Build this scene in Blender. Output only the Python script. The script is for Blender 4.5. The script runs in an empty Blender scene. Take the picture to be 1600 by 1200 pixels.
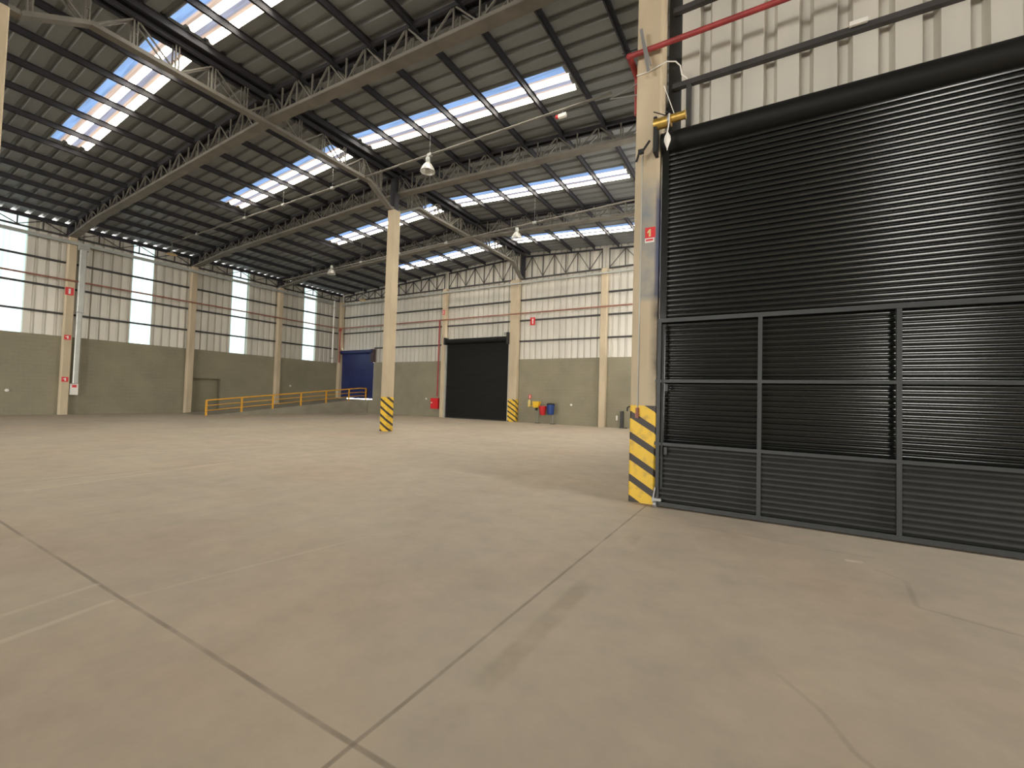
import bpy, bmesh, math, random
from mathutils import Vector, Matrix

S = bpy.context.scene
C = S.collection
random.seed(7)

# ------------------------------------------------------------------ camera
F_PX, YAW, PITCH, ROLL = 682.857, math.radians(30.5014), math.radians(1.8249), math.radians(1.66)
def cam_axis(x, y, w):
    xr = x*math.cos(ROLL) - y*math.sin(ROLL); yr = x*math.sin(ROLL) + y*math.cos(ROLL)
    fw = w*math.cos(PITCH) - yr*math.sin(PITCH); up = w*math.sin(PITCH) + yr*math.cos(PITCH)
    return Vector((xr*math.cos(YAW) - fw*math.sin(YAW), xr*math.sin(YAW) + fw*math.cos(YAW), up))
cd = bpy.data.cameras.new('camera'); cam = bpy.data.objects.new('camera', cd); C.objects.link(cam)
cd.sensor_fit = 'HORIZONTAL'; cd.sensor_width = 36.0; cd.lens = F_PX/1600*36.0
cd.clip_start = 0.05; cd.clip_end = 300
r_, u_, f_ = cam_axis(1, 0, 0), cam_axis(0, 1, 0), cam_axis(0, 0, 1)
M = Matrix((r_, u_, -f_)).transposed().to_4x4(); M.translation = Vector((0, 0, 1.6))
cam.matrix_world = M
S.camera = cam

# ------------------------------------------------------------------ daylight, exposure
WORLD_STRENGTH = 20.5
SKYLIGHT_STRENGTH = 1.0
WINDOW_STRENGTH = 1.5
w = bpy.data.worlds.new('overcast_sky'); S.world = w; w.use_nodes = True
wb = w.node_tree.nodes['Background']; wb.inputs[0].default_value = (1.0, 0.97, 0.92, 1); wb.inputs[1].default_value = WORLD_STRENGTH
S.view_settings.view_transform = 'Standard'; S.view_settings.look = 'None'
S.view_settings.gamma = 1.0; S.view_settings.use_curve_mapping = False
S.view_settings.exposure = 0.27
def portal(name, loc, rot, sx, sy):     # marks an open doorway for sampling the sky, gives no light of its own
    l = bpy.data.lights.new(name, 'AREA'); l.shape = 'RECTANGLE'; l.size = sx; l.size_y = sy
    l.cycles.is_portal = True
    o = bpy.data.objects.new(name, l); C.objects.link(o); o.location = loc; o.rotation_euler = rot
# open doorways behind the camera: back wall (x0, x1) and side wall (y0, y1), all with their head at DOOR_H
EDGE_R, EDGE_B, DOOR_H = 13.0, -42.0, 9.3
BACK_DOORS = ((-31.5, -12.0, DOOR_H), (9.5, 12.8, DOOR_H))
SIDE_DOORS = ((-41.6, -31.0, DOOR_H), (3.9, 7.1, 9.3))
for x0, x1, h_ in BACK_DOORS: portal('doorway_daylight', ((x0+x1)/2, EDGE_B+.05, h_/2), (math.radians(90), 0, 0), x1-x0, h_)
for y0, y1, h_ in SIDE_DOORS: portal('side_doorway_daylight', (EDGE_R-.05, (y0+y1)/2, h_/2), (0, math.radians(90), 0), h_, y1-y0)
try:
    S.cycles.max_bounces = 7; S.cycles.diffuse_bounces = 5; S.cycles.glossy_bounces = 3
    S.cycles.sample_clamp_indirect = 6.0; S.cycles.use_denoising = True
except Exception: pass

# ------------------------------------------------------------------ measures
XL, YF = -33.0, 25.7              # left wall, far wall
RX = -14.25                       # ridge
TRUSS_Y = (8.05, 13.95, 19.85)
BLOCK_TOP = 4.23
def roof_z(x): return 11.47 - 0.06*abs(x - RX)      # underside of the roof sheet pans
RIB = 0.4917

# ------------------------------------------------------------------ materials
def mat(name, col, rough=0.6, metal=0.0, var=0.0, scale=3.0, bump=0.0, bscale=30.0, spec=0.5, stretch=None, emit=None):
    m = bpy.data.materials.new(name); m.use_nodes = True
    nt = m.node_tree; b = nt.nodes['Principled BSDF']
    b.inputs['Base Color'].default_value = (*col, 1); b.inputs['Roughness'].default_value = rough
    b.inputs['Metallic'].default_value = metal; b.inputs['Specular IOR Level'].default_value = spec
    tc = None
    if var or bump:
        tc = nt.nodes.new('ShaderNodeTexCoord')
        mp = nt.nodes.new('ShaderNodeMapping'); nt.links.new(tc.outputs['Object'], mp.inputs[0])
        if stretch: mp.inputs['Scale'].default_value = stretch
    if var:
        n = nt.nodes.new('ShaderNodeTexNoise'); n.inputs['Scale'].default_value = scale; n.inputs['Detail'].default_value = 6
        nt.links.new(mp.outputs[0], n.inputs['Vector'])
        r = nt.nodes.new('ShaderNodeValToRGB')
        r.color_ramp.elements[0].position = 0.3; r.color_ramp.elements[1].position = 0.7
        r.color_ramp.elements[0].color = (*[c*(1-var) for c in col], 1); r.color_ramp.elements[1].color = (*[min(1, c*(1+var)) for c in col], 1)
        nt.links.new(n.outputs['Fac'], r.inputs[0]); nt.links.new(r.outputs[0], b.inputs['Base Color'])
    if bump:
        n2 = nt.nodes.new('ShaderNodeTexNoise'); n2.inputs['Scale'].default_value = bscale; n2.inputs['Detail'].default_value = 4
        nt.links.new(mp.outputs[0], n2.inputs['Vector'])
        bp = nt.nodes.new('ShaderNodeBump'); bp.inputs['Strength'].default_value = bump; bp.inputs['Distance'].default_value = 0.01
        nt.links.new(n2.outputs['Fac'], bp.inputs['Height']); nt.links.new(bp.outputs[0], b.inputs['Normal'])
    return m
M_ = {}
M_['concrete'] = mat('precast_concrete', (.50, .415, .29), .85, var=.14, scale=1.6, bump=.25, stretch=(1, 1, .35))
M_['sheet'] = mat('galvalume_wall_sheet', (.60, .575, .51), .45, .25, var=.10, scale=.9, stretch=(1.4, 1.4, .12))
M_['roof'] = mat('galvanised_roof_sheet', (.185, .195, .198), .55, .15, var=.12, scale=.7, stretch=(.2, 1.5, 1))
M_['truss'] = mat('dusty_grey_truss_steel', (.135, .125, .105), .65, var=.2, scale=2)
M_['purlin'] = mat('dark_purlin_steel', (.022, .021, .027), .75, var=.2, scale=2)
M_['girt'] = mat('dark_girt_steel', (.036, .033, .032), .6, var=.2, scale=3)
M_['galv'] = mat('galvanised_tray_metal', (.42, .43, .40), .45, .3, var=.1, scale=2)
M_['shutter'] = mat('black_painted_slats', (.0085, .0095, .0087), .15, var=.35, scale=1.4, spec=.5, stretch=(.25, 1, 6))
M_['farshutter'] = mat('black_far_slats', (.006, .0062, .0055), .6, spec=.25, var=.25, scale=1.5, stretch=(.3, 1, 5))
M_['gate'] = mat('dark_grey_gate_paint', (.020, .023, .0225), .5, var=.2, scale=5)
M_['panelgrey'] = mat('matt_dark_panel_paint', (.017, .018, .0165), .6, var=.2, scale=3)
M_['hood'] = mat('dark_purple_brown_primer', (.055, .036, .040), .6)
M_['blue'] = mat('dark_blue_shutter_paint', (.018, .027, .105), .35, var=.2, scale=1.5)
M_['yellowrail'] = mat('orange_yellow_rail_paint', (.72, .36, .03), .5, var=.12, scale=4)
M_['red'] = mat('red_pipe_paint', (.30, .035, .035), .5, var=.2, scale=4)
M_['firered'] = mat('fire_red_cabinet_paint', (.62, .015, .02), .45)
M_['rust'] = mat('brownish_red_pipe_paint', (.27, .11, .075), .6, var=.2, scale=4)
M_['white'] = mat('white_plastic', (.75, .73, .68), .5)
M_['brass'] = mat('brass_coloured_motor', (.50, .33, .08), .38, .6, var=.25, scale=12)
M_['black'] = mat('black_rubber', (.012, .012, .012), .6)
M_['pale'] = mat('pale_yellow_plastic', (.62, .50, .20), .5)
M_['binyellow'] = mat('yellow_bin_plastic', (.78, .50, .02), .45)
M_['binred'] = mat('red_bin_plastic', (.60, .025, .03), .45)
M_['binblue'] = mat('blue_bin_plastic', (.012, .05, .22), .45)
M_['steel'] = mat('grey_steel', (.30, .30, .29), .45, .5)
M_['gold'] = mat('gold_lamp_reflector', (.75, .55, .28), .35, .5)
M_['ramp'] = mat('ramp_concrete', (.27, .245, .19), .85, var=.12, scale=1.5)

def nodes_of(m): return m.node_tree.nodes, m.node_tree.links
# painted block wall: faint courses, slight stains
def block_wall_mat(name, axis):
    m = mat(name, (.235, .215, .15), .8)
    N, L = nodes_of(m); b = N['Principled BSDF']
    tc = N.new('ShaderNodeTexCoord'); sp = N.new('ShaderNodeSeparateXYZ'); L.new(tc.outputs['Object'], sp.inputs[0])
    cb = N.new('ShaderNodeCombineXYZ'); L.new(sp.outputs[axis], cb.inputs[0]); L.new(sp.outputs[2], cb.inputs[1])
    bt = N.new('ShaderNodeTexBrick'); L.new(cb.outputs[0], bt.inputs['Vector'])
    bt.inputs['Scale'].default_value = 1.0; bt.inputs['Brick Width'].default_value = .4; bt.inputs['Row Height'].default_value = .2
    bt.inputs['Mortar Size'].default_value = .008; bt.inputs['Mortar Smooth'].default_value = .3
    bt.inputs['Color1'].default_value = (0.267, 0.244, 0.170, 1); bt.inputs['Color2'].default_value = (0.258, 0.236, 0.166, 1); bt.inputs['Mortar'].default_value = (0.230, 0.211, 0.148, 1)
    n = N.new('ShaderNodeTexNoise'); n.inputs['Scale'].default_value = .8; n.inputs['Detail'].default_value = 5; L.new(tc.outputs['Object'], n.inputs['Vector'])
    r = N.new('ShaderNodeValToRGB'); r.color_ramp.elements[0].position = .3; r.color_ramp.elements[1].position = .75
    r.color_ramp.elements[0].color = (.86, .86, .86, 1); r.color_ramp.elements[1].color = (1.08, 1.07, 1.05, 1); L.new(n.outputs['Fac'], r.inputs[0])
    mx = N.new('ShaderNodeMix'); mx.data_type = 'RGBA'; mx.blend_type = 'MULTIPLY'; mx.inputs[0].default_value = 1
    L.new(bt.outputs['Color'], mx.inputs[6]); L.new(r.outputs[0], mx.inputs[7]); L.new(mx.outputs[2], b.inputs['Base Color'])
    bp = N.new('ShaderNodeBump'); bp.inputs['Strength'].default_value = .35; bp.inputs['Distance'].default_value = .01
    iv = N.new('ShaderNodeMath'); iv.operation = 'SUBTRACT'; iv.inputs[0].default_value = 1; L.new(bt.outputs['Fac'], iv.inputs[1])
    L.new(iv.outputs[0], bp.inputs['Height']); L.new(bp.outputs[0], b.inputs['Normal'])
    return m
M_['block_left'] = block_wall_mat('painted_block_wall_side', 1)
M_['block_far'] = block_wall_mat('painted_block_wall_end', 0)

# hazard stripes, running on round the corner of the column
def stripe_mat(name, pitch, duty, off):
    m = mat(name, (.74, .46, .035), .55)
    N, L = nodes_of(m); b = N['Principled BSDF']
    tc = N.new('ShaderNodeTexCoord'); sp = N.new('ShaderNodeSeparateXYZ'); L.new(tc.outputs['Object'], sp.inputs[0])
    def mth(op, a, bb):
        k = N.new('ShaderNodeMath'); k.operation = op
        for i, v in enumerate((a, bb)):
            if isinstance(v, (int, float)): k.inputs[i].default_value = v
            else: L.new(v, k.inputs[i])
        return k.outputs[0]
    s = mth('ADD', sp.outputs[2], mth('MULTIPLY', mth('ADD', sp.outputs[0], sp.outputs[1]), .60))
    s = mth('DIVIDE', mth('ADD', s, off + 10*pitch), pitch)
    fr = mth('FRACT', s, 0.0)
    k = mth('LESS_THAN', fr, duty)
    n = N.new('ShaderNodeTexNoise'); n.inputs['Scale'].default_value = 7; n.inputs['Detail'].default_value = 6; L.new(tc.outputs['Object'], n.inputs['Vector'])
    r = N.new('ShaderNodeValToRGB'); r.color_ramp.elements[0].position = .25; r.color_ramp.elements[1].position = .5
    r.color_ramp.elements[0].color = (.45, .28, .05, 1); r.color_ramp.elements[1].color = (.78, .50, .035, 1); L.new(n.outputs['Fac'], r.inputs[0])
    mx = N.new('ShaderNodeMix'); mx.data_type = 'RGBA'; L.new(k, mx.inputs[0]); L.new(r.outputs[0], mx.inputs[6]); mx.inputs[7].default_value = (.035, .026, .022, 1)
    L.new(mx.outputs[2], b.inputs['Base Color'])
    return m
M_['hazard'] = stripe_mat('yellow_black_hazard_paint', .335, .34, .0)

# power-floated concrete slab with joints, cracks and scuffs
def floor_mat():
    m = mat('concrete_slab', (.42, .35, .26), .62, spec=.35)
    N, L = nodes_of(m); b = N['Principled BSDF']
    tc = N.new('ShaderNodeTexCoord'); P = tc.outputs['Object']
    def noise(scale, detail, src=P, rough=.55):
        n = N.new('ShaderNodeTexNoise'); n.inputs['Scale'].default_value = scale; n.inputs['Detail'].default_value = detail; n.inputs['Roughness'].default_value = rough
        L.new(src, n.inputs['Vector']); return n.outputs['Fac']
    def ramp(f, p0, c0, p1, c1):
        r = N.new('ShaderNodeValToRGB'); e = r.color_ramp.elements
        e[0].position, e[1].position = p0, p1; e[0].color, e[1].color = (*c0, 1), (*c1, 1); L.new(f, r.inputs[0]); return r.outputs[0]
    def mul(a, bb):
        x = N.new('ShaderNodeMix'); x.data_type = 'RGBA'; x.blend_type = 'MULTIPLY'; x.inputs[0].default_value = 1
        L.new(a, x.inputs[6]); L.new(bb, x.inputs[7]); return x.outputs[2]
    def mth(op, a, bb=0.0, cc=None):
        k = N.new('ShaderNodeMath'); k.operation = op
        for i, v in enumerate((a, bb, cc)):
            if v is None: continue
            if isinstance(v, (int, float)): k.inputs[i].default_value = v
            else: L.new(v, k.inputs[i])
        return k.outputs[0]
    def mixc(f, a, colr):
        x = N.new('ShaderNodeMix'); x.data_type = 'RGBA'; L.new(f, x.inputs[0]); L.new(a, x.inputs[6]); x.inputs[7].default_value = (*colr, 1); return x.outputs[2]
    col = ramp(noise(.45, 5), .3, (.445, .378, .305), .7, (.525, .448, .352))
    col = mul(col, ramp(noise(2.6, 7, rough=.65), .3, (.86, .87, .86), .72, (1.06, 1.045, 1.02)))
    pink = ramp(noise(.3, 3), .5, (1, 1, 1), .75, (1.06, .97, .93)); col = mul(col, pink)
    sp = N.new('ShaderNodeSeparateXYZ'); L.new(P, sp.inputs[0]); X, Y = sp.outputs[0], sp.outputs[1]
    wob = mth('MULTIPLY', mth('SUBTRACT', noise(1.2, 5), .5), .014)
    def line(coord, at, width):
        d = mth('ABSOLUTE', mth('ADD', mth('SUBTRACT', coord, at), wob))
        mr = N.new('ShaderNodeMapRange'); mr.interpolation_type = 'SMOOTHSTEP'
        mr.inputs[1].default_value = width*.4; mr.inputs[2].default_value = width; mr.inputs[3].default_value = 1; mr.inputs[4].default_value = 0
        L.new(d, mr.inputs[0]); return mr.outputs[0]
    brk = ramp(noise(1.7, 6), .36, (.25, .25, .25), .55, (.8, .8, .8))
    for c_, a_, wd in ((Y, 1.42, .020), (X, -1.62, .018), (X, -10.4, .02), (Y, 13.3, .02), (Y, -4.5, .02), (X, 7.2, .02)):
        col = mixc(mth('MULTIPLY', line(c_, a_, wd), brk), col, (.24, .195, .145))
    # darker patched strip beside the joint
    st = mth('MULTIPLY', line(X, -1.36, .11), ramp(noise(1.1, 4), .47, (0, 0, 0), .6, (.35, .35, .35)))
    col = mixc(st, col, (.25, .20, .125))
    # pale trolley scuffs: segments (x0,y0)-(x1,y1)
    def seg(x0, y0, x1, y1, width, inten, colr):
        nonlocal col
        dx, dy = x1-x0, y1-y0; ln = math.hypot(dx, dy); dx /= ln; dy /= ln
        px = mth('SUBTRACT', X, x0); py = mth('SUBTRACT', Y, y0)
        t = mth('ADD', mth('MULTIPLY', px, dx), mth('MULTIPLY', py, dy))
        d = mth('ABSOLUTE', mth('ADD', mth('SUBTRACT', mth('MULTIPLY', px, dy), mth('MULTIPLY', py, dx)), mth('MULTIPLY', wob, 1.5)))
        mr = N.new('ShaderNodeMapRange'); mr.interpolation_type = 'SMOOTHSTEP'; mr.inputs[1].default_value = width*.25; mr.inputs[2].default_value = width; mr.inputs[3].default_value = 1; mr.inputs[4].default_value = 0
        L.new(d, mr.inputs[0])
        ins = mth('MULTIPLY', mth('GREATER_THAN', t, 0.0), mth('LESS_THAN', t, ln))
        f = mth('MULTIPLY', mth('MULTIPLY', mr.outputs[0], ins), mth('MULTIPLY', brk, inten))
        col = mixc(f, col, colr)
    pale, dark = (.66, .58, .46), (.27, .22, .17)
    seg(-4.40, .20, -4.66, 1.42, .04, .55, pale); seg(-3.95, .20, -4.22, 1.38, .045, .6, pale); seg(-4.19, 1.45, -3.85, 3.6, .035, .3, pale)
    seg(-9.6, 2.0, -10.6, 7.0, .06, .5, pale); seg(-13.5, 3.0, -12.0, 9.0, .06, .4, pale); seg(-5.65, 7.43, -4.75, 7.37, .06, .9, pale)
    seg(.70, 5.80, .86, 5.83, .05, 1.2, pale); seg(-16, 5, -9, 11, .06, .35, pale); seg(-20, 8, -8.5, 8.6, .07, .35, pale)
    seg(.92, 5.65, 1.12, 5.45, .03, .35, dark); seg(1.12, 5.45, 1.05, 4.8, .035, .5, dark); seg(1.05, 4.80, 1.65, 4.6, .035, .5, dark)
    seg(.06, 3.12, .25, 2.88, .025, .45, dark); seg(.25, 2.88, .36, 2.62, .025, .5, dark); seg(.36, 2.62, .75, 2.2, .025, .5, dark)
    seg(-1.9, 6.3, 1.0, 6.05, .05, .3, dark)
    L.new(col, b.inputs['Base Color'])
    rr = ramp(noise(1.5, 4), .3, (.55, .55, .55), .7, (.75, .75, .75)); L.new(rr, b.inputs['Roughness'])
    bp = N.new('ShaderNodeBump'); bp.inputs['Strength'].default_value = .12; bp.inputs['Distance'].default_value = .01
    L.new(noise(14, 6), bp.inputs['Height']); L.new(bp.outputs[0], b.inputs['Normal'])
    return m
M_['floor'] = floor_mat()

# daylight glowing through ribbed translucent sheet; dirt streaks run along the sheet
def glow_mat(name, strength, bands, along, across, pitch, origin):
    m = bpy.data.materials.new(name); m.use_nodes = True; N, L = nodes_of(m)
    for n in list(N):
        if n.type == 'BSDF_PRINCIPLED': N.remove(n)
    out = [n for n in N if n.type == 'OUTPUT_MATERIAL'][0]
    em = N.new('ShaderNodeEmission'); em.inputs[1].default_value = strength
    L.new(em.outputs[0], out.inputs[0])
    tc = N.new('ShaderNodeTexCoord'); sp = N.new('ShaderNodeSeparateXYZ'); L.new(tc.outputs['Object'], sp.inputs[0])
    a = N.new('ShaderNodeMath'); a.operation = 'MULTIPLY_ADD'; a.inputs[1].default_value = 1/pitch; a.inputs[2].default_value = -origin/pitch
    L.new(sp.outputs[across], a.inputs[0])
    r = N.new('ShaderNodeValToRGB'); r.color_ramp.interpolation = 'LINEAR'
    e = r.color_ramp.elements
    while len(e) < len(bands): e.new(.5)
    for i, (p, c) in enumerate(bands): e[i].position = p; e[i].color = (*c, 1)
    L.new(a.outputs[0], r.inputs[0])
    mp = N.new('ShaderNodeMapping'); L.new(tc.outputs['Object'], mp.inputs[0])
    sc = [9.0, 9.0, 9.0]; sc[along] = .25; mp.inputs['Scale'].default_value = sc
    n = N.new('ShaderNodeTexNoise'); n.inputs['Scale'].default_value = 1.0; n.inputs['Detail'].default_value = 6; L.new(mp.outputs[0], n.inputs['Vector'])
    r2 = N.new('ShaderNodeValToRGB'); r2.color_ramp.elements[0].position = .35; r2.color_ramp.elements[1].position = .62
    r2.color_ramp.elements[0].color = (.62, .58, .54, 1); r2.color_ramp.elements[1].color = (1, 1, 1, 1); L.new(n.outputs['Fac'], r2.inputs[0])
    mx = N.new('ShaderNodeMix'); mx.data_type = 'RGBA'; mx.blend_type = 'MULTIPLY'; mx.inputs[0].default_value = .8
    L.new(r.outputs[0], mx.inputs[6]); L.new(r2.outputs[0], mx.inputs[7]); L.new(mx.outputs[2], em.inputs[0])
    return m
BLUE, PINK, WHITE, SLATE, CREAM = (.15, .24, .42), (.36, .28, .23), (13.5, 13, 11.6), (.20, .21, .27), (10.5, 9.6, 7.2)

# ------------------------------------------------------------------ mesh builder
class MB:
    def __init__(s): s.v, s.f = [], []
    def add(s, vs, fs):
        o = len(s.v); s.v += [tuple(p) for p in vs]; s.f += [tuple(i+o for i in q) for q in fs]; return s
    def box(s, x0, x1, y0, y1, z0, z1):
        return s.add([(x0,y0,z0),(x1,y0,z0),(x1,y1,z0),(x0,y1,z0),(x0,y0,z1),(x1,y0,z1),(x1,y1,z1),(x0,y1,z1)],
                     [(0,3,2,1),(4,5,6,7),(0,1,5,4),(1,2,6,5),(2,3,7,6),(3,0,4,7)])
    def chamfer_post(s, x0, x1, y0, y1, z0, z1, c):
        ring = [(x0+c,y0),(x1-c,y0),(x1,y0+c),(x1,y1-c),(x1-c,y1),(x0+c,y1),(x0,y1-c),(x0,y0+c)]
        return s.prism(ring, z0, z1)
    def prism(s, ring, z0, z1):
        n = len(ring); vs = [(x,y,z0) for x,y in ring] + [(x,y,z1) for x,y in ring]
        return s.add(vs, [tuple(range(n))[::-1], tuple(range(n, 2*n))] + [(i,(i+1)%n,n+(i+1)%n,n+i) for i in range(n)])
    def bar(s, a, b, wd, ht, up=(0,0,1)):      # rectangular bar from a to b
        a, b = Vector(a), Vector(b); d = (b-a).normalized(); u = Vector(up)
        sd = d.cross(u)
        if sd.length < 1e-5: sd = d.cross(Vector((0,1,0)))
        sd.normalize(); u = sd.cross(d)
        sd *= wd/2; u *= ht/2
        vs = [p + i*sd + j*u for p in (a, b) for i, j in ((-1,-1),(1,-1),(1,1),(-1,1))]
        return s.add(vs, [(3,2,1,0),(4,5,6,7),(0,1,5,4),(1,2,6,5),(2,3,7,6),(3,0,4,7)])
    def tube(s, pts, r, n=10):
        pts = [Vector(p) for p in pts]; rings = []
        d0 = (pts[1]-pts[0]).normalized(); ref = Vector((0,0,1)) if abs(d0.z) < .9 else Vector((1,0,0))
        sd = d0.cross(ref).normalized()
        for i, p in enumerate(pts):
            d = (pts[min(i+1,len(pts)-1)] - pts[max(i-1,0)]).normalized()
            sd = (sd - d*sd.dot(d)).normalized(); u = d.cross(sd)
            rings.append([p + r*(math.cos(2*math.pi*k/n)*sd + math.sin(2*math.pi*k/n)*u) for k in range(n)])
        vs = [q for R in rings for q in R]; m = len(pts)
        fs = [(i*n+k, i*n+(k+1)%n, (i+1)*n+(k+1)%n, (i+1)*n+k) for i in range(m-1) for k in range(n)]
        fs += [tuple(range(n))[::-1], tuple((m-1)*n+k for k in range(n))]
        return s.add(vs, fs)
    def lathe(s, prof, c=(0,0,0), n=20, cap=True):      # prof: (radius, z)
        vs = [(c[0]+r*math.cos(2*math.pi*k/n), c[1]+r*math.sin(2*math.pi*k/n), c[2]+z) for r, z in prof for k in range(n)]
        m = len(prof); fs = [(i*n+k, i*n+(k+1)%n, (i+1)*n+(k+1)%n, (i+1)*n+k) for i in range(m-1) for k in range(n)]
        if cap: fs += [tuple(range(n))[::-1], tuple((m-1)*n+k for k in range(n))]
        return s.add(vs, fs)
    def build(s, name, m, parent=None, smooth=False, off=None):
        me = bpy.data.meshes.new(name)
        vs = s.v if off is None else [(x-off[0], y-off[1], z-off[2]) for x, y, z in s.v]
        me.from_pydata(vs, [], s.f); me.update()
        bm = bmesh.new(); bm.from_mesh(me); bmesh.ops.recalc_face_normals(bm, faces=bm.faces); bm.to_mesh(me); bm.free()
        if smooth:
            for p in me.polygons: p.use_smooth = True
            try: me.set_sharp_from_angle(angle=math.radians(40))
            except Exception: pass
        me.materials.append(M_[m] if isinstance(m, str) else m)
        o = bpy.data.objects.new(name, me); C.objects.link(o)
        if off is not None: o.location = off
        if parent is not None:
            o.parent = parent
            if off is None: o.matrix_parent_inverse = Matrix.Translation(-Vector(parent.location))
            else: o.location = Vector(off) - Vector(parent.location)
        return o

def tag(o, label, cat, group=None, kind=None):
    o['label'] = label; o['category'] = cat
    if group: o['group'] = group
    if kind: o['kind'] = kind
    return o
def thing(name, loc, label, cat, group=None, kind=None):
    o = bpy.data.objects.new(name, None); o.empty_display_size = .2; C.objects.link(o); o.location = loc
    return tag(o, label, cat, group, kind)
def struct(o, label=None, cat=None):
    o['kind'] = 'structure'
    if label: o['label'] = label; o['category'] = cat
    return o
def corrugated(u0, u1, profile, pitch, origin):     # (u, depth) samples of a trapezoid sheet between u0 and u1
    out = []
    k = math.floor((u0-origin)/pitch) - 1
    pts = []
    while origin + k*pitch < u1 + pitch:
        for a, d in profile: pts.append((origin + k*pitch + a, d))
        k += 1
    def at(u):
        for (a, da), (b, db) in zip(pts, pts[1:]):
            if a <= u <= b: return da + (db-da)*((u-a)/(b-a) if b > a else 0)
        return 0
    out.append((u0, at(u0))); out += [p for p in pts if u0 + 1e-4 < p[0] < u1 - 1e-4]; out.append((u1, at(u1)))
    return out

# ------------------------------------------------------------------ setting: floor
fl = MB().add([(-34,-60,0),(60,-60,0),(60,26.5,0),(-34,26.5,0)], [(0,1,2,3)]).build('floor', 'floor')
struct(fl, 'dusty beige concrete warehouse floor with saw-cut joints', 'floor')

# ------------------------------------------------------------------ setting: roof and skylights
ROOF_PROF = ((0, 0), (.30, 0), (.35, .085), (.44, .085), (RIB, 0))
SKY_Y = [5.50 + 5.9*i for i in range(-8, 4)]
SKY_X = ((-23.42, -14.72), (-13.80, -5.08))
SKY_H = .52
RIB0 = 5.50 - SKY_H
xe0, xe1 = -33.45, EDGE_R + .2
def roof_patch(mb, x0, x1, y0, y1, thick=None):
    prof = corrugated(y0, y1, ROOF_PROF, RIB, RIB0)
    xs = [x0] + ([RX] if x0 < RX < x1 else []) + [x1]
    vs = [(x, y, roof_z(x) + d) for x in xs for y, d in prof]; n = len(prof)
    mb.add(vs, [(i*n+k, i*n+k+1, (i+1)*n+k+1, (i+1)*n+k) for i in range(len(xs)-1) for k in range(n-1)])
ce = MB(); y = EDGE_B - .3
for sy in SKY_Y:
    roof_patch(ce, xe0, xe1, y, sy - SKY_H); a, b = sy - SKY_H, sy + SKY_H
    roof_patch(ce, xe0, SKY_X[0][0], a, b); roof_patch(ce, SKY_X[0][1], SKY_X[1][0], a, b); roof_patch(ce, SKY_X[1][1], xe1, a, b)
    y = b
roof_patch(ce, xe0, xe1, y, YF + .3)
struct(ce.build('ceiling', 'roof'), 'ribbed grey metal roof sheeting under the pitched roof', 'ceiling')
BANDS = [(0.0, BLUE), (.21, BLUE), (.25, PINK), (.40, PINK), (.43, WHITE), (.52, WHITE), (.55, SLATE), (.68, SLATE), (.71, PINK), (.82, (.44, .31, .21)), (.86, CREAM), (.92, WHITE), (1.0, CREAM)]
M_['dim_sky'] = glow_mat('dimmed_translucent_roof_sheet', SKYLIGHT_STRENGTH*.25, BANDS, 0, 1, 2*SKY_H, -SKY_H)  # strips behind the camera, dimmed to keep the near floor darker
M_['sky'] = glow_mat('daylit_translucent_roof_sheet', SKYLIGHT_STRENGTH*2.1, BANDS, 0, 1, 2*SKY_H, -SKY_H)
nw = 5
ordn = ['nearest', 'second', 'third', 'farthest']
for i, sy in enumerate(SKY_Y):
    for j, (x0, x1) in enumerate(SKY_X):
        mb = MB(); roof_patch(mb, x0, x1, sy - SKY_H, sy + SKY_H)
        o = mb.build('window_%d' % nw, 'sky' if i >= 8 else 'dim_sky', off=(0, sy, 0)); nw += 1
        if i >= 8: struct(o, '%s translucent roof skylight strip on the %s slope of the roof' % (ordn[i-8], 'left' if j == 0 else 'right'), 'skylight')
        else: struct(o)
struct(MB().box(RX-.30, RX+.30, -8, YF-.25, 11.455, 11.47).build('trim_1', 'purlin'), 'dark ridge plate along the top of the roof between the two slopes', 'ridge')

# ------------------------------------------------------------------ setting: left wall
WALL_PROF = ((0, 0), (.27, 0), (.305, .09), (.385, .09), (.43, 0))
PITCH_W = .43
WIN_Y = ((5.33, 6.42), (10.80, 11.82), (16.45, 17.50), (22.05, 23.15))
top_l = roof_z(XL) - .02
wl = thing('wall_left', (XL, 8, 0), 'left long wall of painted blocks below and ribbed metal sheet above', 'wall', kind='structure')
b = MB()
DY0, DY1, DZ0, DZ1 = 14.25, 15.95, .10, 2.32
b.box(XL-.2, XL, EDGE_B, DY0, -.05, BLOCK_TOP).box(XL-.2, XL, DY1, YF+.2, -.05, BLOCK_TOP).box(XL-.2, XL, DY0, DY1, DZ1, BLOCK_TOP).box(XL-.2, XL, DY0, DY1, -.05, DZ0)
b.box(XL-.42, XL-.2, DY0-.1, DY1+.1, -.05, DZ0).box(XL-.42, XL-.2, DY0-.1, DY0, -.05, DZ1+.1).box(XL-.42, XL-.2, DY1, DY1+.1, -.05, DZ1+.1).box(XL-.42, XL-.2, DY0-.1, DY1+.1, DZ1, DZ1+.1)
b.build('block_base', 'block_left', wl)
def wall_sheet(mb, y0, y1, z0, z1, x):
    pr = corrugated(y0, y1, WALL_PROF, PITCH_W, .0); n = len(pr)
    mb.add([(x - d, y, z) for z in (z0, z1) for y, d in pr], [(k, k+1, n+k+1, n+k) for k in range(n-1)])
cl = MB(); y = EDGE_B
for a, bb in WIN_Y:
    wall_sheet(cl, y, a, BLOCK_TOP - .02, top_l, XL - .05); y = bb
wall_sheet(cl, y, YF + .2, BLOCK_TOP - .02, top_l, XL - .05)
cl.build('metal_cladding', 'sheet', wl)
struct(MB().box(XL-.40, XL-.32, DY0, DY1, DZ0, DZ1).build('door_1', 'block_left'), 'blocked-up doorway recess painted like the left wall', 'doorway')
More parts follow.
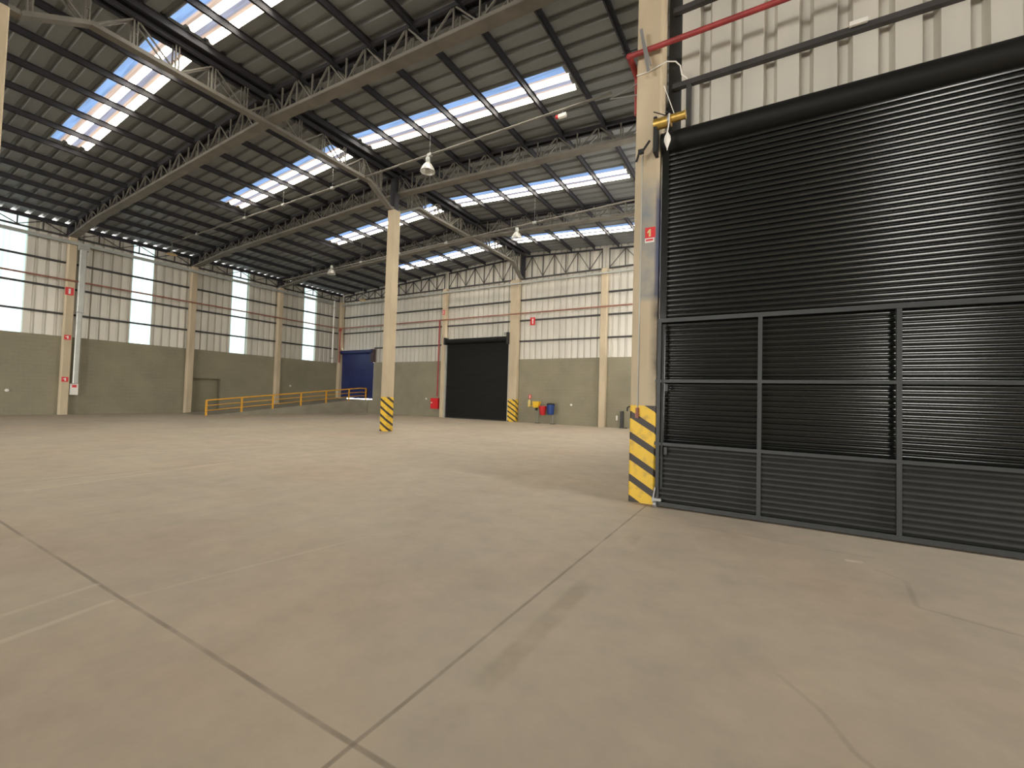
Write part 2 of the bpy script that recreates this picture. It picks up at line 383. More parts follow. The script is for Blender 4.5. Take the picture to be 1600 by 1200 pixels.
WB = [(0, (.55, .95, 1)), (.08, (.8, 1, 1)), (.30, (.70, .90, .92)), (.34, (.95, 1, 1)), (.46, (.72, .93, .95)), (.62, (.90, 1, 1)), (.70, (.66, .86, .92)), (.84, (.85, 1, .98)), (1, (.60, .92, .88))]
for i, (a, bb) in enumerate(WIN_Y):
    M_['win%d' % i] = glow_mat('daylit_translucent_wall_sheet', WINDOW_STRENGTH, WB, 2, 1, bb - a, 0.0)
    mb = MB(); wall_sheet(mb, a, bb, BLOCK_TOP - .02, top_l, XL - .05)
    o = mb.build('window_%d' % (i+1), 'win%d' % i, off=(0, a, 0))
    struct(o, ['tall bright translucent strip at the near end of the left wall', 'tall bright translucent strip right of the alarm box column', 'tall bright translucent strip above the rail beyond the blocked doorway', 'tall bright translucent strip nearest the far left corner'][i], 'window')

# ------------------------------------------------------------------ setting: far wall
FX1 = -1.5
top_f = 12.2
wf = thing('wall_far', (-17, YF, 0), 'far end wall of painted blocks below and ribbed metal sheet above', 'wall', kind='structure')
BD0, BD1 = -32.75, -28.75          # blue shutter opening
KD0, KD1 = -20.75, -15.35          # black shutter opening
b = MB()
b.box(XL-.2, BD0, YF, YF+.2, -.05, BLOCK_TOP).box(BD0, BD1, YF, YF+.2, -.05, 1.12)
b.box(BD1, KD0, YF, YF+.2, -.05, BLOCK_TOP).box(KD1, FX1, YF, YF+.2, -.05, BLOCK_TOP)
b.build('block_base', 'block_far', wf)
cl = MB()
def far_sheet(mb, x0, x1, zf0, zf1, y):
    pr = corrugated(x0, x1, WALL_PROF, PITCH_W, .0); n = len(pr)
    mb.add([(x, y + d, f(x)) for f in (zf0, zf1) for x, d in pr], [(k, k+1, n+k+1, n+k) for k in range(n-1)])
rz = lambda x: roof_z(x) + .10
for x0, x1, z0 in ((XL-.2, BD0, BLOCK_TOP-.02), (BD0, BD1, 5.1), (BD1, KD0, BLOCK_TOP-.02), (KD0, KD1, 5.7), (KD1, FX1, BLOCK_TOP-.02)):
    far_sheet(cl, x0, x1, (lambda x, z=z0: z), rz, YF + .05)
cl.build('metal_cladding', 'sheet', wf)

# ------------------------------------------------------------------ setting: right wall (big shutter) and the walls nobody sees
YS = 7.42
SX0, SX1 = -1.50, 4.3
wr = thing('wall_right', (2, YS, 0), 'right wall of ribbed metal sheet above the big black shutter', 'wall', kind='structure')
cl = MB()
R_PROF = ((0, 0), (.27, 0), (.31, .15), (.41, .15), (.45, 0))
def right_sheet(mb, x0, x1, z0):
    pr = corrugated(x0, x1, R_PROF, .45, -1.29); n = len(pr)
    mb.add([(x, YS + d, f(x)) for f in (lambda x: z0, lambda x: roof_z(x) + .10) for x, d in pr], [(k, k+1, n+k+1, n+k) for k in range(n-1)])
right_sheet(cl, -1.29, EDGE_R, 5.5)
cl.build('metal_cladding', 'sheet', wr)
MB().box(SX1, EDGE_R, YS, YS+.2, 0, 5.5).build('block_base', 'block_far', wr)
MB().box(-1.50, -1.29, YS+.02, YS+.14, 5.5, 10.65).build('gap_shade_strip', 'black', wr)  # black strip standing in for the shade in the gap beside the column
sw = MB(); u = YS+.14
SIDE_FILL = ((14.4, 16.2), (18.6, 20.4), (22.2, 24.6))
for a, c in SIDE_FILL: sw.box(-1.5, -1.4, u, a, 0, 11.0).box(-1.5, -1.4, a, c, 0, BLOCK_TOP); u = c
struct(sw.box(-1.5, -1.4, u, YF, 0, 11.0).build('wall_side', 'block_left'))
M_['side_fill'] = glow_mat('added_side_fill_glow', 9.0, [(0, (1, .97, .90)), (1, (1, .97, .90))], 2, 1, 2.0, 0.0)
for i, (a, c) in enumerate(SIDE_FILL): struct(MB().box(-1.47, -1.43, a, c, BLOCK_TOP, 10.6).build('window_%d' % (40+i), 'side_fill', off=(0, a, 0)))  # unseen glowing panels, added to brighten the far floor and far wall
def doors_wall(mb, lo, hi, doors, put):
    u = lo
    for d0, d1, h in doors:
        put(mb, u, d0, 0, 11.6); put(mb, d0, d1, h, 11.6); u = d1
    put(mb, u, hi, 0, 11.6); return mb
struct(doors_wall(MB(), XL-.2, EDGE_R+.2, BACK_DOORS, lambda m, a, c, z0, z1: m.box(a, c, EDGE_B-.2, EDGE_B, z0, z1)).build('wall_back', 'block_far'))
struct(doors_wall(MB(), EDGE_B, YS+.2, SIDE_DOORS, lambda m, a, c, z0, z1: m.box(EDGE_R, EDGE_R+.2, a, c, z0, z1)).build('wall_east', 'block_left'))

# ------------------------------------------------------------------ columns
def column(x0, x1, y0, y1, top, label, group=None, band=None, z0=0.0):
    c = thing('concrete_column', ((x0+x1)/2, (y0+y1)/2, z0), label, 'column', group, 'thing')
    MB().chamfer_post(x0, x1, y0, y1, z0, top, .025).build('shaft', 'concrete', c)
    if band:
        e = .004
        MB().chamfer_post(x0-e, x1+e, y0-e, y1+e, z0+.002, band, .025).build('hazard_band', 'hazard', c, off=(x0, y0, 0))
    return c
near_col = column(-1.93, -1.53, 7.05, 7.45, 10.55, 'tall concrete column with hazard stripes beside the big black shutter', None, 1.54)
mid_col = column(-14.62, -14.22, 13.55, 13.95, 9.72, 'freestanding concrete column with hazard stripes in the middle of the floor', None, 1.48)
column(-14.62, -14.22, 2.02, 2.30, 9.72, 'concrete column cut off at the upper left edge of the photo')
gl = 'concrete columns along the left wall'
COLS_Y = (8.07, 13.93, 19.87)
column(XL, XL+.35, 7.90, 8.24, 9.62, 'left wall concrete column next to the white alarm box', gl)
column(XL, XL+.35, 13.76, 14.10, 9.62, 'left wall concrete column beside the blocked doorway', gl)
column(XL, XL+.35, 19.70, 20.04, 9.62, 'left wall concrete column rising behind the middle of the yellow rail', gl, None, .5)
gf = 'concrete columns along the far wall'
column(XL+.02, XL+.40, YF-.36, YF, 9.62, 'concrete column in the far left corner beside the blue shutter', gf, None, 1.0)
column(-27.2, -26.82, YF-.30, YF, 9.62, 'far wall concrete column hidden behind the freestanding striped column', gf)
column(-21.2, -20.86, YF-.32, YF, 9.62, 'far wall concrete column left of the black shutter', gf)
column(-15.25, -14.62, YF-.34, YF, 9.62, 'far wall concrete column with a striped foot right of the black shutter', gf, 1.5)
column(-8.86, -8.48, YF-.36, YF, 9.62, 'plain far wall concrete column right of the coloured bins', gf)

# ------------------------------------------------------------------ purlins
def ords(i): return ['first', 'second', 'third', 'fourth', 'fifth', 'sixth', 'seventh', 'eighth', 'ninth', 'tenth', 'eleventh', 'twelfth', 'thirteenth'][i]
def purlin(x, label):
    z = roof_z(x) - .004
    mb = MB(); y0, y1 = -6.0, YF - .02
    for s_, (xa, xb, za, zb) in enumerate(((x-.006, x+.006, z-.19, z-.008), (x-.006, x+.05, z-.012, z), (x-.05, x+.006, z-.19, z-.178))):
        mb.box(xa, xb, y0, y1, za, zb)
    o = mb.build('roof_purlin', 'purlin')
    tag(o, label, 'purlin', 'roof purlins', 'thing')
for k in range(13):
    purlin(RX - .28 - 1.535*k, ('dark ridge purlin just left of the roof ridge' if k == 0 else 'dark steel roof purlin, %s below the ridge on the left slope' % ords(k-1)))
for k in range(9):
    purlin(RX + .28 + 1.535*k - (.05 if k else 0), ('dark ridge purlin just right of the roof ridge' if k == 0 else 'dark steel roof purlin, %s below the ridge on the right slope' % ords(k-1)))
tag(MB().bar((-3.4, 11.0, roof_z(-3.4)-.1), (-1.9, 11.0, roof_z(-1.9)-.1), .02, .02).build('tie_rod', 'purlin'), 'thin dark tie rod between purlins left of the near column top', 'rod')

# ------------------------------------------------------------------ roof trusses
def bot_z(x):
    d = abs(x - RX)
    return 10.50 - .035*d if d < 14.7 else 9.985 - (d-14.7)*(.36/3.7)
def top_z(x): return roof_z(x) - .085
def truss(Y, label):
    t = thing('roof_truss', (RX, Y, 9.6), label, 'truss', 'roof trusses crossing the hall', 'thing')
    x0, x1 = XL+.05, -1.53
    xs = [x0, RX, x1]
    mb = MB()
    for s in (-1, 1):
        for a, bb in zip(xs, xs[1:]):
            mb.bar((a, Y+s*.13, top_z(a)), (bb, Y+s*.13, top_z(bb)), .09, .11)
    for a, bb in zip(xs, xs[1:]):
        mb.bar((a, Y, top_z(a)+.045), (bb, Y, top_z(bb)+.045), .26, .02)
    mb.build('top_chord', 'purlin', t)  # top chord coloured dark to carry the shade it lies in
    xb = [x0, RX-14.7, RX, x1]; mb = MB()
    for a, bb in zip(xb, xb[1:]):
        mb.bar((a, Y, bot_z(a)), (bb, Y, bot_z(bb)), .33, .015)
        for s in (-1, 1): mb.bar((a, Y+s*.165, bot_z(a)+.045), (bb, Y+s*.165, bot_z(bb)+.045), .012, .09)
    mb.build('bottom_chord', 'truss', t)
    mb = MB(); mb.box(XL+.04, XL+.42, Y-.16, Y+.16, 9.63, 10.0); mb.box(XL+.04, XL+.16, Y-.16, Y+.16, 9.9, top_z(XL)+.05); mb.build('end_plate', 'purlin', t)
    half = .7675; n = int((x1 - x0 - .5)/half)
    k0 = int((RX - x0 - .5)/half); k1 = int((x1 - .3 - RX)/half)
    for k in range(-k0, k1+1):
        x = RX + k*half
        for s in (-1, 1): MB().bar((x, Y+s*.13, bot_z(x)+.01), (x, Y+s*.13, top_z(x)), .045, .035, (1, 0, 0)).build('web_post', 'truss', t)
        if k < k1:
            xn = RX + (k+1)*half; up = (k % 2 == 0)
            for s in (-1, 1):
                if up: q = MB().bar((x+.04, Y+s*.13, top_z(x)-.03), (xn-.04, Y+s*.13, bot_z(xn)+.03), .045, .035)
                else: q = MB().bar((x+.04, Y+s*.13, bot_z(x)+.03), (xn-.04, Y+s*.13, top_z(xn)-.03), .045, .035)
                q.build('web_diagonal', 'truss', t)
    return t
truss(TRUSS_Y[0], 'nearest wide grey lattice roof truss landing on the alarm box column')
truss(TRUSS_Y[1], 'middle grey lattice roof truss crossing over the freestanding column')
truss(TRUSS_Y[2], 'farthest free grey lattice roof truss beyond the freestanding column')

# ridge girder running along the hall, knee-braced down to each middle column
gd = thing('ridge_girder', (RX, 8, 10.4), 'dark lattice girder under the ridge with knees dropping to the middle columns', 'girder', None, 'thing')
GX = -14.42
seats = ((2.16, 9.74), (13.75, 9.74), (YF-.2, 9.64))
def gbot(y):
    z = 10.40
    for sy, sz in seats:
        d = abs(y - sy)
        if d < .32: z = min(z, sz)
        elif d < 1.45: z = min(z, sz + (10.40 - sz)*(d-.32)/1.13)
    return z
GT = 11.22
mb = MB()
for s in (-1, 1): mb.bar((GX+s*.15, -4, GT), (GX+s*.15, YF-.1, GT), .10, .12)
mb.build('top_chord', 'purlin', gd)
ys = [-4, .71, 1.84, 2.48, 3.61, 12.30, 13.43, 14.07, 15.20, 24.05, 25.18, YF-.05]
mb = MB()
for a, bb in zip(ys, ys[1:]):
    mb.bar((GX, a, gbot(a)), (GX, bb, gbot(bb)), .24, .02)
    for s in (-1, 1): mb.bar((GX+s*.115, a, gbot(a)+.05), (GX+s*.115, bb, gbot(bb)+.05), .012, .10)
mb.build('bottom_chord', 'truss', gd)
for sy, sz in seats:
    MB().box(GX-.14, GX+.14, sy-.14, sy+.12, sz+.0, GT-.05).build('seat_post', 'purlin', gd)
yy = []; y = 2.60
while y < YF - .3:
    if min(abs(y - s[0]) for s in seats) > .2: yy.append(y)
    y += .93
for i, y in enumerate(yy):
    for s in (-1, 1):
        MB().bar((GX+s*.10, y-.04, gbot(y)), (GX+s*.10, y-.04, GT), .03, .035, (1, 0, 0)).bar((GX+s*.10, y+.04, gbot(y)), (GX+s*.10, y+.04, GT), .03, .035, (1, 0, 0)).bar((GX+s*.10, y-.04, gbot(y)+.4), (GX+s*.10, y+.04, gbot(y)+.4), .03, .03).build('web_post', 'truss', gd)
        if i+1 < len(yy) and yy[i+1] - y < 1.0:
            yn = yy[i+1]
            if i % 2: q = MB().bar((GX+s*.10, y+.05, gbot(y)+.03), (GX+s*.10, yn-.05, GT-.05), .035, .04)
            else: q = MB().bar((GX+s*.10, y+.05, GT-.05), (GX+s*.10, yn-.05, gbot(yn)+.03), .035, .04)
            q.build('web_diagonal', 'truss', gd)

# lattice beams against the walls
def wall_lattice(p0, p1, zb, zt, n, label, group):
    p0, p1 = Vector(p0), Vector(p1); mid = (p0+p1)/2
    t = thing('wall_lattice_beam', (mid.x, mid.y, zb), label, 'lattice beam', group, 'thing')
    P = lambda f: p0 + (p1-p0)*f
    MB().bar((p0.x, p0.y, zb), (p1.x, p1.y, zb), .07, .09).build('bottom_chord', 'girt', t)
    MB().bar((p0.x, p0.y, zt(p0.x)), (p1.x, p1.y, zt(p1.x)), .07, .09).build('top_chord', 'purlin', t)
    for k in range(n+1):
        q = P(k/n) if 0 < k < n else P(.004 if k == 0 else .996)
        MB().bar((q.x, q.y, zb), (q.x, q.y, zt(q.x)), .05, .05, (1, 0, 0) if abs(p1.x-p0.x) > 1 else (0, 1, 0)).build('web_post', 'girt', t)
        if k < n:
            r = P((k+1)/n)
            if k % 2: a, c = (q.x, q.y, zt(q.x)-.05), (r.x, r.y, zb+.05)
            else: a, c = (q.x, q.y, zb+.05), (r.x, r.y, zt(r.x)-.05)
            MB().bar(a, c, .04, .04).build('web_diagonal', 'girt', t)
LB = [(EDGE_B+.3, 7.88), (8.26, 13.74), (14.12, 19.68), (20.06, YF-.38)]
LBAY = ['left of the alarm box column', 'right of the alarm box column', 'above the blocked doorway', 'beside the far left corner']
for i, (a, bb) in enumerate(LB):
    if i == 0: a = 2.3
    wall_lattice((XL+.10, a, 0), (XL+.10, bb, 0), 9.67, (lambda x: 10.20), 6, 'steel lattice beam under the left eave %s' % LBAY[i], 'lattice beams along the left wall')
FB = [(XL+.42, -27.22), (-26.80, -21.22), (-20.84, -15.27), (-14.60, -8.88), (-8.46, FX1-.02)]
FBAY = ['over the blue shutter', 'left of the black shutter', 'over the black shutter', 'over the coloured bins', 'behind the near column']
for i, (a, bb) in enumerate(FB):
    wall_lattice((a, YF-.10, 0), (bb, YF-.10, 0), 9.67, (lambda x: roof_z(x)-.26), 7, 'steel lattice beam across the top of the far wall %s' % FBAY[i], 'lattice beams along the far wall')

# ------------------------------------------------------------------ wall girts, trays, fire pipes
GZ = (5.44, 6.84, 8.23); GN = ('lowest', 'middle', 'highest')
for i, (a, bb) in enumerate(LB):
    if i == 0: a = 1.0
    for z, nme in zip(GZ, GN):
        o = MB().box(XL+.0, XL+.09, a, bb, z-.05, z+.05).build('wall_girt', 'girt')
        tag(o, '%s dark steel girt on the left wall %s' % (nme, LBAY[i]), 'girt', 'girts on the left wall', 'thing')
for i, (a, bb) in enumerate(FB):
    for z, nme in zip(GZ, GN):
        if z == 5.44 and i == 2: continue
        if z == 5.44 and i == 0: a2 = -28.6
        else: a2 = a
        o = MB().box(a2, bb, YF-.09, YF, z-.05, z+.05).build('wall_girt', 'girt')
        tag(o, '%s dark steel girt on the far wall %s' % (nme, FBAY[i]), 'girt', 'girts on the far wall', 'thing')
tag(MB().box(XL+.37, XL+.43, 1.0, 24.4, 9.22, 9.40).box(XL+.37, XL+.52, 1.0, 24.4, 9.22, 9.235).build('cable_tray', 'galv'), 'long galvanised tray running high along the left wall in front of its columns', 'cable tray', None, 'thing')
tag(MB().box(-32.5, FX1-.1, YF-.44, YF-.38, 9.25, 9.36).box(-32.5, FX1-.1, YF-.50, YF-.38, 9.25, 9.262).build('cable_tray', 'galv'), 'long galvanised tray running high along the far wall in front of its columns', 'cable tray', None, 'thing')
tag(MB().tube([(XL+.45, 1.0, 7.24), (XL+.45, 24.95, 7.24)], .045).build('fire_pipe', 'rust', smooth=True), 'brownish red fire pipe running along the left wall', 'pipe', None, 'thing')
fp = thing('fire_pipe', (-21.3, YF-.44, 1.5), 'brownish red fire pipe running along the far wall with a riser to the red cabinet', 'pipe', None, 'thing')
MB().tube([(-32.4, YF-.44, 7.26), (FX1-.15, YF-.44, 7.26)], .045).build('main_run', 'rust', fp, True)
MB().tube([(-21.32, YF-.44, 7.24), (-21.32, YF-.44, 1.55)], .055).build('riser', 'red', fp, True)
cr = thing('fire_riser', (-32.35, YF-.50, 4.3), 'dark red riser pipe in the far left corner', 'pipe', None, 'thing')
MB().tube([(-32.55, YF-.44, 7.22), (-32.55, YF-.44, 4.25)], .05).build('riser', 'red', cr, True)
MB().box(-32.64, -32.46, YF-.50, YF-.38, 7.0, 7.3).build('fitting', 'red', cr)
MB().box(-32.60, -32.50, YF-.50, YF-.36, 5.0, 5.06).build('clamp', 'steel', cr)
wdp = thing('drain_pipe', (XL+.18, 24.75, 4.2), 'white drain pipe running down just left of the far left corner', 'pipe', None, 'thing')
MB().tube([(XL+.18, 24.75, 9.62), (XL+.18, 24.75, 4.2)], .075, 12).build('tube', 'white', wdp, True)
for z in (4.6, 7.4, 9.0): MB().box(XL, XL+.27, 24.66, 24.84, z-.02, z+.02).build('clamp', 'steel', wdp)
dp = thing('rain_downpipe', (XL+.3, 8.55, 1.5), 'galvanised downpipe beside the alarm box column ending above the white box', 'downpipe', None, 'thing')
dx = XL+.42
mb = MB(); mb.add([(dx+a*s, 8.46+c*s2, z) for z, s, s2 in ((9.15, .9, .9), (9.0, 1, 1)) for a, c in ((-.1,-.22),(.1,-.22),(.1,.22),(-.1,.22))], [(3,2,1,0),(4,5,6,7),(0,1,5,4),(1,2,6,5),(2,3,7,6),(3,0,4,7)])
mb.box(dx-.10, dx+.10, 8.24, 8.68, 9.15, 9.33); mb.build('hopper', 'galv', dp)
MB().chamfer_post(dx-.09, dx+.09, 8.32, 8.60, 5.62, 9.0, .03).build('upper_pipe', 'galv', dp)
MB().box(dx-.10, dx+.10, 8.30, 8.60, 5.55, 5.62).build('coupling', 'steel', dp)
MB().chamfer_post(dx-.075, dx+.075, 8.33, 8.56, 1.70, 5.55, .03).build('lower_pipe', 'galv', dp)

# ------------------------------------------------------------------ conduits and lamps under the roof
def conduit(a, bb, label):
    t = thing('lamp_conduit', ((a[0]+bb[0])/2, a[1], a[2]), label, 'conduit', 'lamp conduits under the roof', 'thing')
    MB().tube([a, bb], .038, 8).build('tube', 'truss', t, True)
    a, bb = Vector(a), Vector(bb)
    for f in (.12, .30, .42, .55, .75):
        p = a + (bb-a)*f
        MB().box(p.x-.09, p.x+.09, p.y-.05, p.y+.05, p.z-.05, p.z+.05).build('junction', 'galv', t)
        MB().bar((p.x, p.y, p.z+.04), (p.x, p.y, roof_z(p.x)-.02), .008, .008).build('hanger', 'steel', t)
conduit((-31.5, 12, 10.40), (-4.0, 12, 10.50), 'long thin conduit hung under the roof in the bay before the freestanding column')
conduit((-29.5, 18, 9.40), (-3.0, 18, 10.08), 'long thin conduit hung under the roof in the bay behind the freestanding column')
def acrylic():
    m = mat('clear_prismatic_acrylic', (.62, .60, .55), .12, spec=1.0)
    m.node_tree.nodes['Principled BSDF'].inputs['Alpha'].default_value = .62
    return m
M_['acrylic'] = acrylic()
def highbay(x, y, ztop, zb, r, label, bright='acrylic'):
    t = thing('highbay_lamp', (x, y, zb), label, 'lamp', 'high bay lamps', 'thing')
    MB().tube([(x, y, ztop), (x, y, zb+.50)], .012, 6).build('hook', 'steel', t)
    MB().lathe([(.02, .56), (.075, .54), (.085, .50), (.085, .36), (.06, .33)], (x, y, zb), 14).build('ballast_housing', 'galv', t, True)
    mb = MB(); n = 20; prof = [(.07, .35), (.12, .30), (.19, .21), (.245, .10), (.275, 0.0), (.262, 0.0), (.232, .10), (.178, .20), (.11, .285), (.06, .32)]
    mb.lathe([(a*r/.275, z) for a, z in prof], (x, y, zb), n, False); mb.build('reflector', bright, t, True)
    MB().lathe([(.0, .07), (.035, .09), (.045, .15), (.03, .23), (.025, .33)], (x, y, zb), 10).build('bulb', 'steel', t, True)
highbay(-10.95, 12, 10.46, 9.86, .28, 'clear bell-shaped lamp hanging right of the freestanding column top, nearest of the lamps')
highbay(-10.58, 18, 9.85, 9.28, .27, 'clear bell-shaped lamp hanging above the black far shutter')
highbay(-24.3, 18, 9.52, 9.22, .27, 'bell-shaped lamp hanging left of the freestanding column over the rail')
def low_lamp(x, y, ztop, zb, label):
    t = thing('dish_lamp', (x, y, zb), label, 'lamp', 'shallow dish lamps by the walls', 'thing')
    MB().tube([(x, y, ztop), (x, y, zb+.22)], .012, 6).build('hook', 'steel', t)
    MB().lathe([(.05, .24), (.08, .2), (.08, .12)], (x, y, zb), 12).build('housing', 'steel', t, True)
    MB().lathe([(.07, .12), (.2, .08), (.29, 0), (.27, 0), (.18, .06), (.05, .1)], (x, y, zb), 18, False).build('reflector', 'gold', t, True)
low_lamp(-31.2, 12, 10.38, 9.66, 'shallow gold dish lamp high against the left wall')
low_lamp(-28.35, 24, roof_z(-28.35)-.19, 9.12, 'shallow dish lamp high in front of the far wall above the blue shutter')
el = thing('emergency_light', (-5.55, 12, 10.3), 'small white emergency light hanging from the near conduit', 'light', None, 'thing')
MB().box(-5.68, -5.42, 11.95, 12.05, 10.26, 10.36).build('housing', 'white', el)
MB().tube([(-5.55, 12, 10.36), (-5.55, 12, 10.46)], .012, 6).build('stem', 'steel', el)
MB().lathe([(.0, -.05), (.045, -.04), (.05, .03), (.03, .05)], (-5.72, 11.97, 10.30), 10).build('lamp_head', 'binred', el, True)

# ------------------------------------------------------------------ ramp and its yellow rail
mb = MB(); RW = -29.2
mb.add([(XL, 13.5, 0.0), (RW, 13.5, 0.0), (RW, 24.9, 1.12), (RW, YF, 1.12), (XL, YF, 1.12), (XL, 24.9, 1.12), (RW, YF, 0), (XL, YF, 0)],
       [(0,1,2,5),(5,2,3,4),(1,6,3,2),(0,5,4,7),(3,6,7,4)])
tag(mb.build('access_ramp', 'ramp'), 'sloping concrete ramp along the left wall up to the blue shutter', 'ramp', None, 'thing')
def ramp_z(y): return max(0, min(1.12, (y-13.5)/11.4*1.12))
rl = thing('ramp_railing', (RW, 19.5, 0), 'yellow tubular guard rail along the ramp by the left wall', 'railing', None, 'thing')
PY = (13.44, 15.49, 17.54, 19.62, 21.70, 23.80, 25.52); RXP = RW - .10
for y in PY:
    MB().bar((RXP, y, ramp_z(y)), (RXP, y, ramp_z(y)+.94), .085, .085, (1, 0, 0)).build('post', 'yellowrail', rl)
for h, r in ((.92, .045), (.60, .026), (.30, .026)):
    a = [(RXP, y, ramp_z(y)+h) for y in (PY[0], PY[0]+.05, 24.9, PY[-1])]
    MB().tube([a[0], a[2], a[3]], r, 8).build('top_rail' if h > .9 else 'lower_rail', 'yellowrail', rl, True)

# ------------------------------------------------------------------ roller shutters
def slats(mb, x0, x1, y, z0, z1, pitch, depth, flat=.22):       # curtain seen from -y, convex slats with tight joints
    n = int(round((z1-z0)/pitch)); pts = []
    for k in range(n):
        zb = z0 + k*pitch
        for f, d in ((0, 0), (.12, .0), (.17, .62), (.20, .79), (.30, .865), (.42, .92), (.54, .965), (.66, .99), (.76, .985), (.84, .93), (.90, .75), (.95, .10)):
            pts.append((zb + f*pitch, y - d*depth))
    pts.append((z0 + n*pitch, y)); m = len(pts)
    mb.add([(x, yy, z) for x in (x0, x1) for z, yy in pts], [(k, k+1, m+k+1, m+k) for k in range(m-1)])
    mb.box(x0, x1, y+.004, y+.012, z0, z1)
    return mb
bs = thing('roller_shutter', (1.4, 7.12, 0), 'huge black roller shutter filling the right side of the photo', 'roller shutter', None, 'thing')
slats(MB(), SX0+.06, SX1-.05, 7.16, .10, 5.66, .0785, .036).build('curtain', 'shutter', bs, True)
MB().box(SX0+.06, SX1-.05, 7.10, 7.18, .003, .10).build('bottom_bar', 'gate', bs)
MB().box(SX0, SX0+.10, 7.06, 7.22, 0, 5.7).build('guide_rail', 'shutter', bs)
MB().box(SX1-.08, SX1+.04, 7.06, 7.22, 0, 5.7).build('guide_rail', 'shutter', bs)
mb = MB(); n = 18
vs = []
for x in (SX0-.02, SX1):
    for k in range(n): vs.append((x, 7.14 + .17*math.cos(2*math.pi*k/n), 5.74 + .17*math.sin(2*math.pi*k/n)))
mb.add(vs, [(k, (k+1) % n, n+(k+1) % n, n+k) for k in range(n)] + [tuple(range(n))[::-1], tuple(range(n, 2*n))])
mb.build('drum', 'farshutter', bs, True)
MB().box(SX0-.10, SX0-.05, 6.84, 7.04, 5.50, 6.06).build('end_bracket', 'black', bs)
mt = thing('shutter_motor', (-1.3, 6.85, 5.95), 'brass coloured tubular motor with loose wire atop the big black shutter corner', 'motor', None, 'thing')
def xcyl(mb, x0, x1, y, z, r, n=16):
    vs = [(x, y + r*math.cos(2*math.pi*k/n), z + r*math.sin(2*math.pi*k/n)) for x in (x0, x1) for k in range(n)]
    return mb.add(vs, [(k, (k+1) % n, n+(k+1) % n, n+k) for k in range(n)] + [tuple(range(n))[::-1], tuple(range(n, 2*n))])
xcyl(MB(), -1.60, -1.34, 6.90, 5.96, .085).build('gearbox', 'brass', mt, True)
xcyl(xcyl(MB(), -1.36, -1.14, 6.90, 5.99, .062), -1.15, -1.13, 6.90, 5.99, .07).build('tube', 'brass', mt, True)
xcyl(MB(), -1.39, -1.35, 6.90, 5.97, .095).build('collar', 'steel', mt, True)
MB().tube([(-1.36, 6.82, 6.03), (-1.35, 6.78, 5.88), (-1.37, 6.77, 5.72), (-1.37, 6.77, 5.68)], .008, 6).build('wire', 'white', mt, True)
MB().lathe([(.008, .16), (.045, .08), (.05, .02), (.03, -.04), (.008, -.10), (.006, -.13)], (-1.37, 6.77, 5.56), 8).build('plug_bag', 'white', mt, True)
MB().bar((-1.66, 6.88, 5.72), (-1.80, 6.86, 5.52), .02, .03).bar((-1.80, 6.86, 5.60), (-1.86, 6.86, 5.42), .02, .03).box(-1.83, -1.75, 6.84, 6.90, 5.54, 5.60).build('release_lever', 'black', mt)
MB().bar((-1.60, 6.84, 6.14), (-1.42, 6.84, 6.03), .012, .012).build('arm', 'black', mt)
MB().tube([(-1.48, 7.0, 6.62), (-1.30, 6.88, 6.05)], .007, 6).build('cable', 'white', mt)

gt = thing('sliding_gate', (1.4, 6.95, 0), 'low dark grey tubular steel gate standing in front of the big black shutter', 'gate', None, 'thing')
GY = 6.97
GVX = (-1.47, -.115, 1.36, 2.84, 4.25)
for i, x in enumerate(GVX):
    MB().box(x-.026, x+.026, GY-.025, GY+.025, .08, 2.86).build('upright', 'gate', gt)
for z, h in ((.055, .030), (.965, .022), (1.925, .022), (2.86, .03)):
    MB().box(GVX[0]-(.03 if z > 2 else .05), GVX[-1]+.03, GY-.03, GY+.03, z-h, z+h).build('rail', 'gate', gt)
for a, c in zip(GVX[:-1], GVX[1:]):
    mb = MB(); pts = []
    for k in range(11):
        for f, d in ((0, 0), (.15, .012), (.35, .022), (.6, .022), (.8, .012), (.95, 0)): pts.append((.095 + (k+f)*.0765, GY + .03 - d))
    m = len(pts); mb.add([(x, yy, z) for x in (a+.026, c-.026) for z, yy in pts], [(k, k+1, m+k+1, m+k) for k in range(m-1)])
    mb.box(a+.026, c-.026, GY+.034, GY+.04, .09, .94)
    mb.build('lower_panel', 'panelgrey', gt, True)
MB().tube([(-1.41, GY-.02, 2.80), (-1.41, GY-.02, .30)], .018, 8).build('drop_bolt', 'gate', gt, True)
for z in (.90, 1.86): MB().box(-1.37, -1.33, GY-.05, GY-.01, z-.09, z+.02).build('latch', 'gate', gt)
MB().bar((-1.49, GY-.06, .30), (-1.52, GY-.06, .08), .02, .02).build('foot_strut', 'steel', gt)
MB().box(-1.53, -1.40, GY-.08, GY-.02, .10, .14).build('wheel_bracket', 'steel', gt)
xcyl(MB(), -1.51, -1.47, GY-.05, .05, .05).build('wheel', 'steel', gt, True)

# far black shutter
ks = thing('roller_shutter', (-18, YF, 0), 'black roller shutter closed in the middle of the far wall', 'roller shutter', None, 'thing')
slats(MB(), KD0, KD1, YF-.10, .06, 5.55, .10, .012).build('curtain', 'farshutter', ks)
MB().box(KD0, KD1, YF-.12, YF-.06, .002, .07).build('bottom_bar', 'black', ks)
xcyl(MB(), KD0-.05, KD1+.05, YF-.25, 5.62, .20).build('drum', 'farshutter', ks, True)
MB().box(KD0-.10, KD0+.02, YF-.48, YF-.05, 5.40, 5.92).build('end_bracket', 'black', ks)
MB().box(KD1-.05, KD1+.10, YF-.50, YF-.05, 5.25, 6.05).build('end_bracket', 'black', ks)
MB().box(KD0-.12, KD0, YF-.24, YF-.02, 0, 5.4).build('guide_rail', 'galv', ks)
MB().box(KD1, KD1+.10, YF-.24, YF-.02, 0, 5.3).build('guide_rail', 'galv', ks)
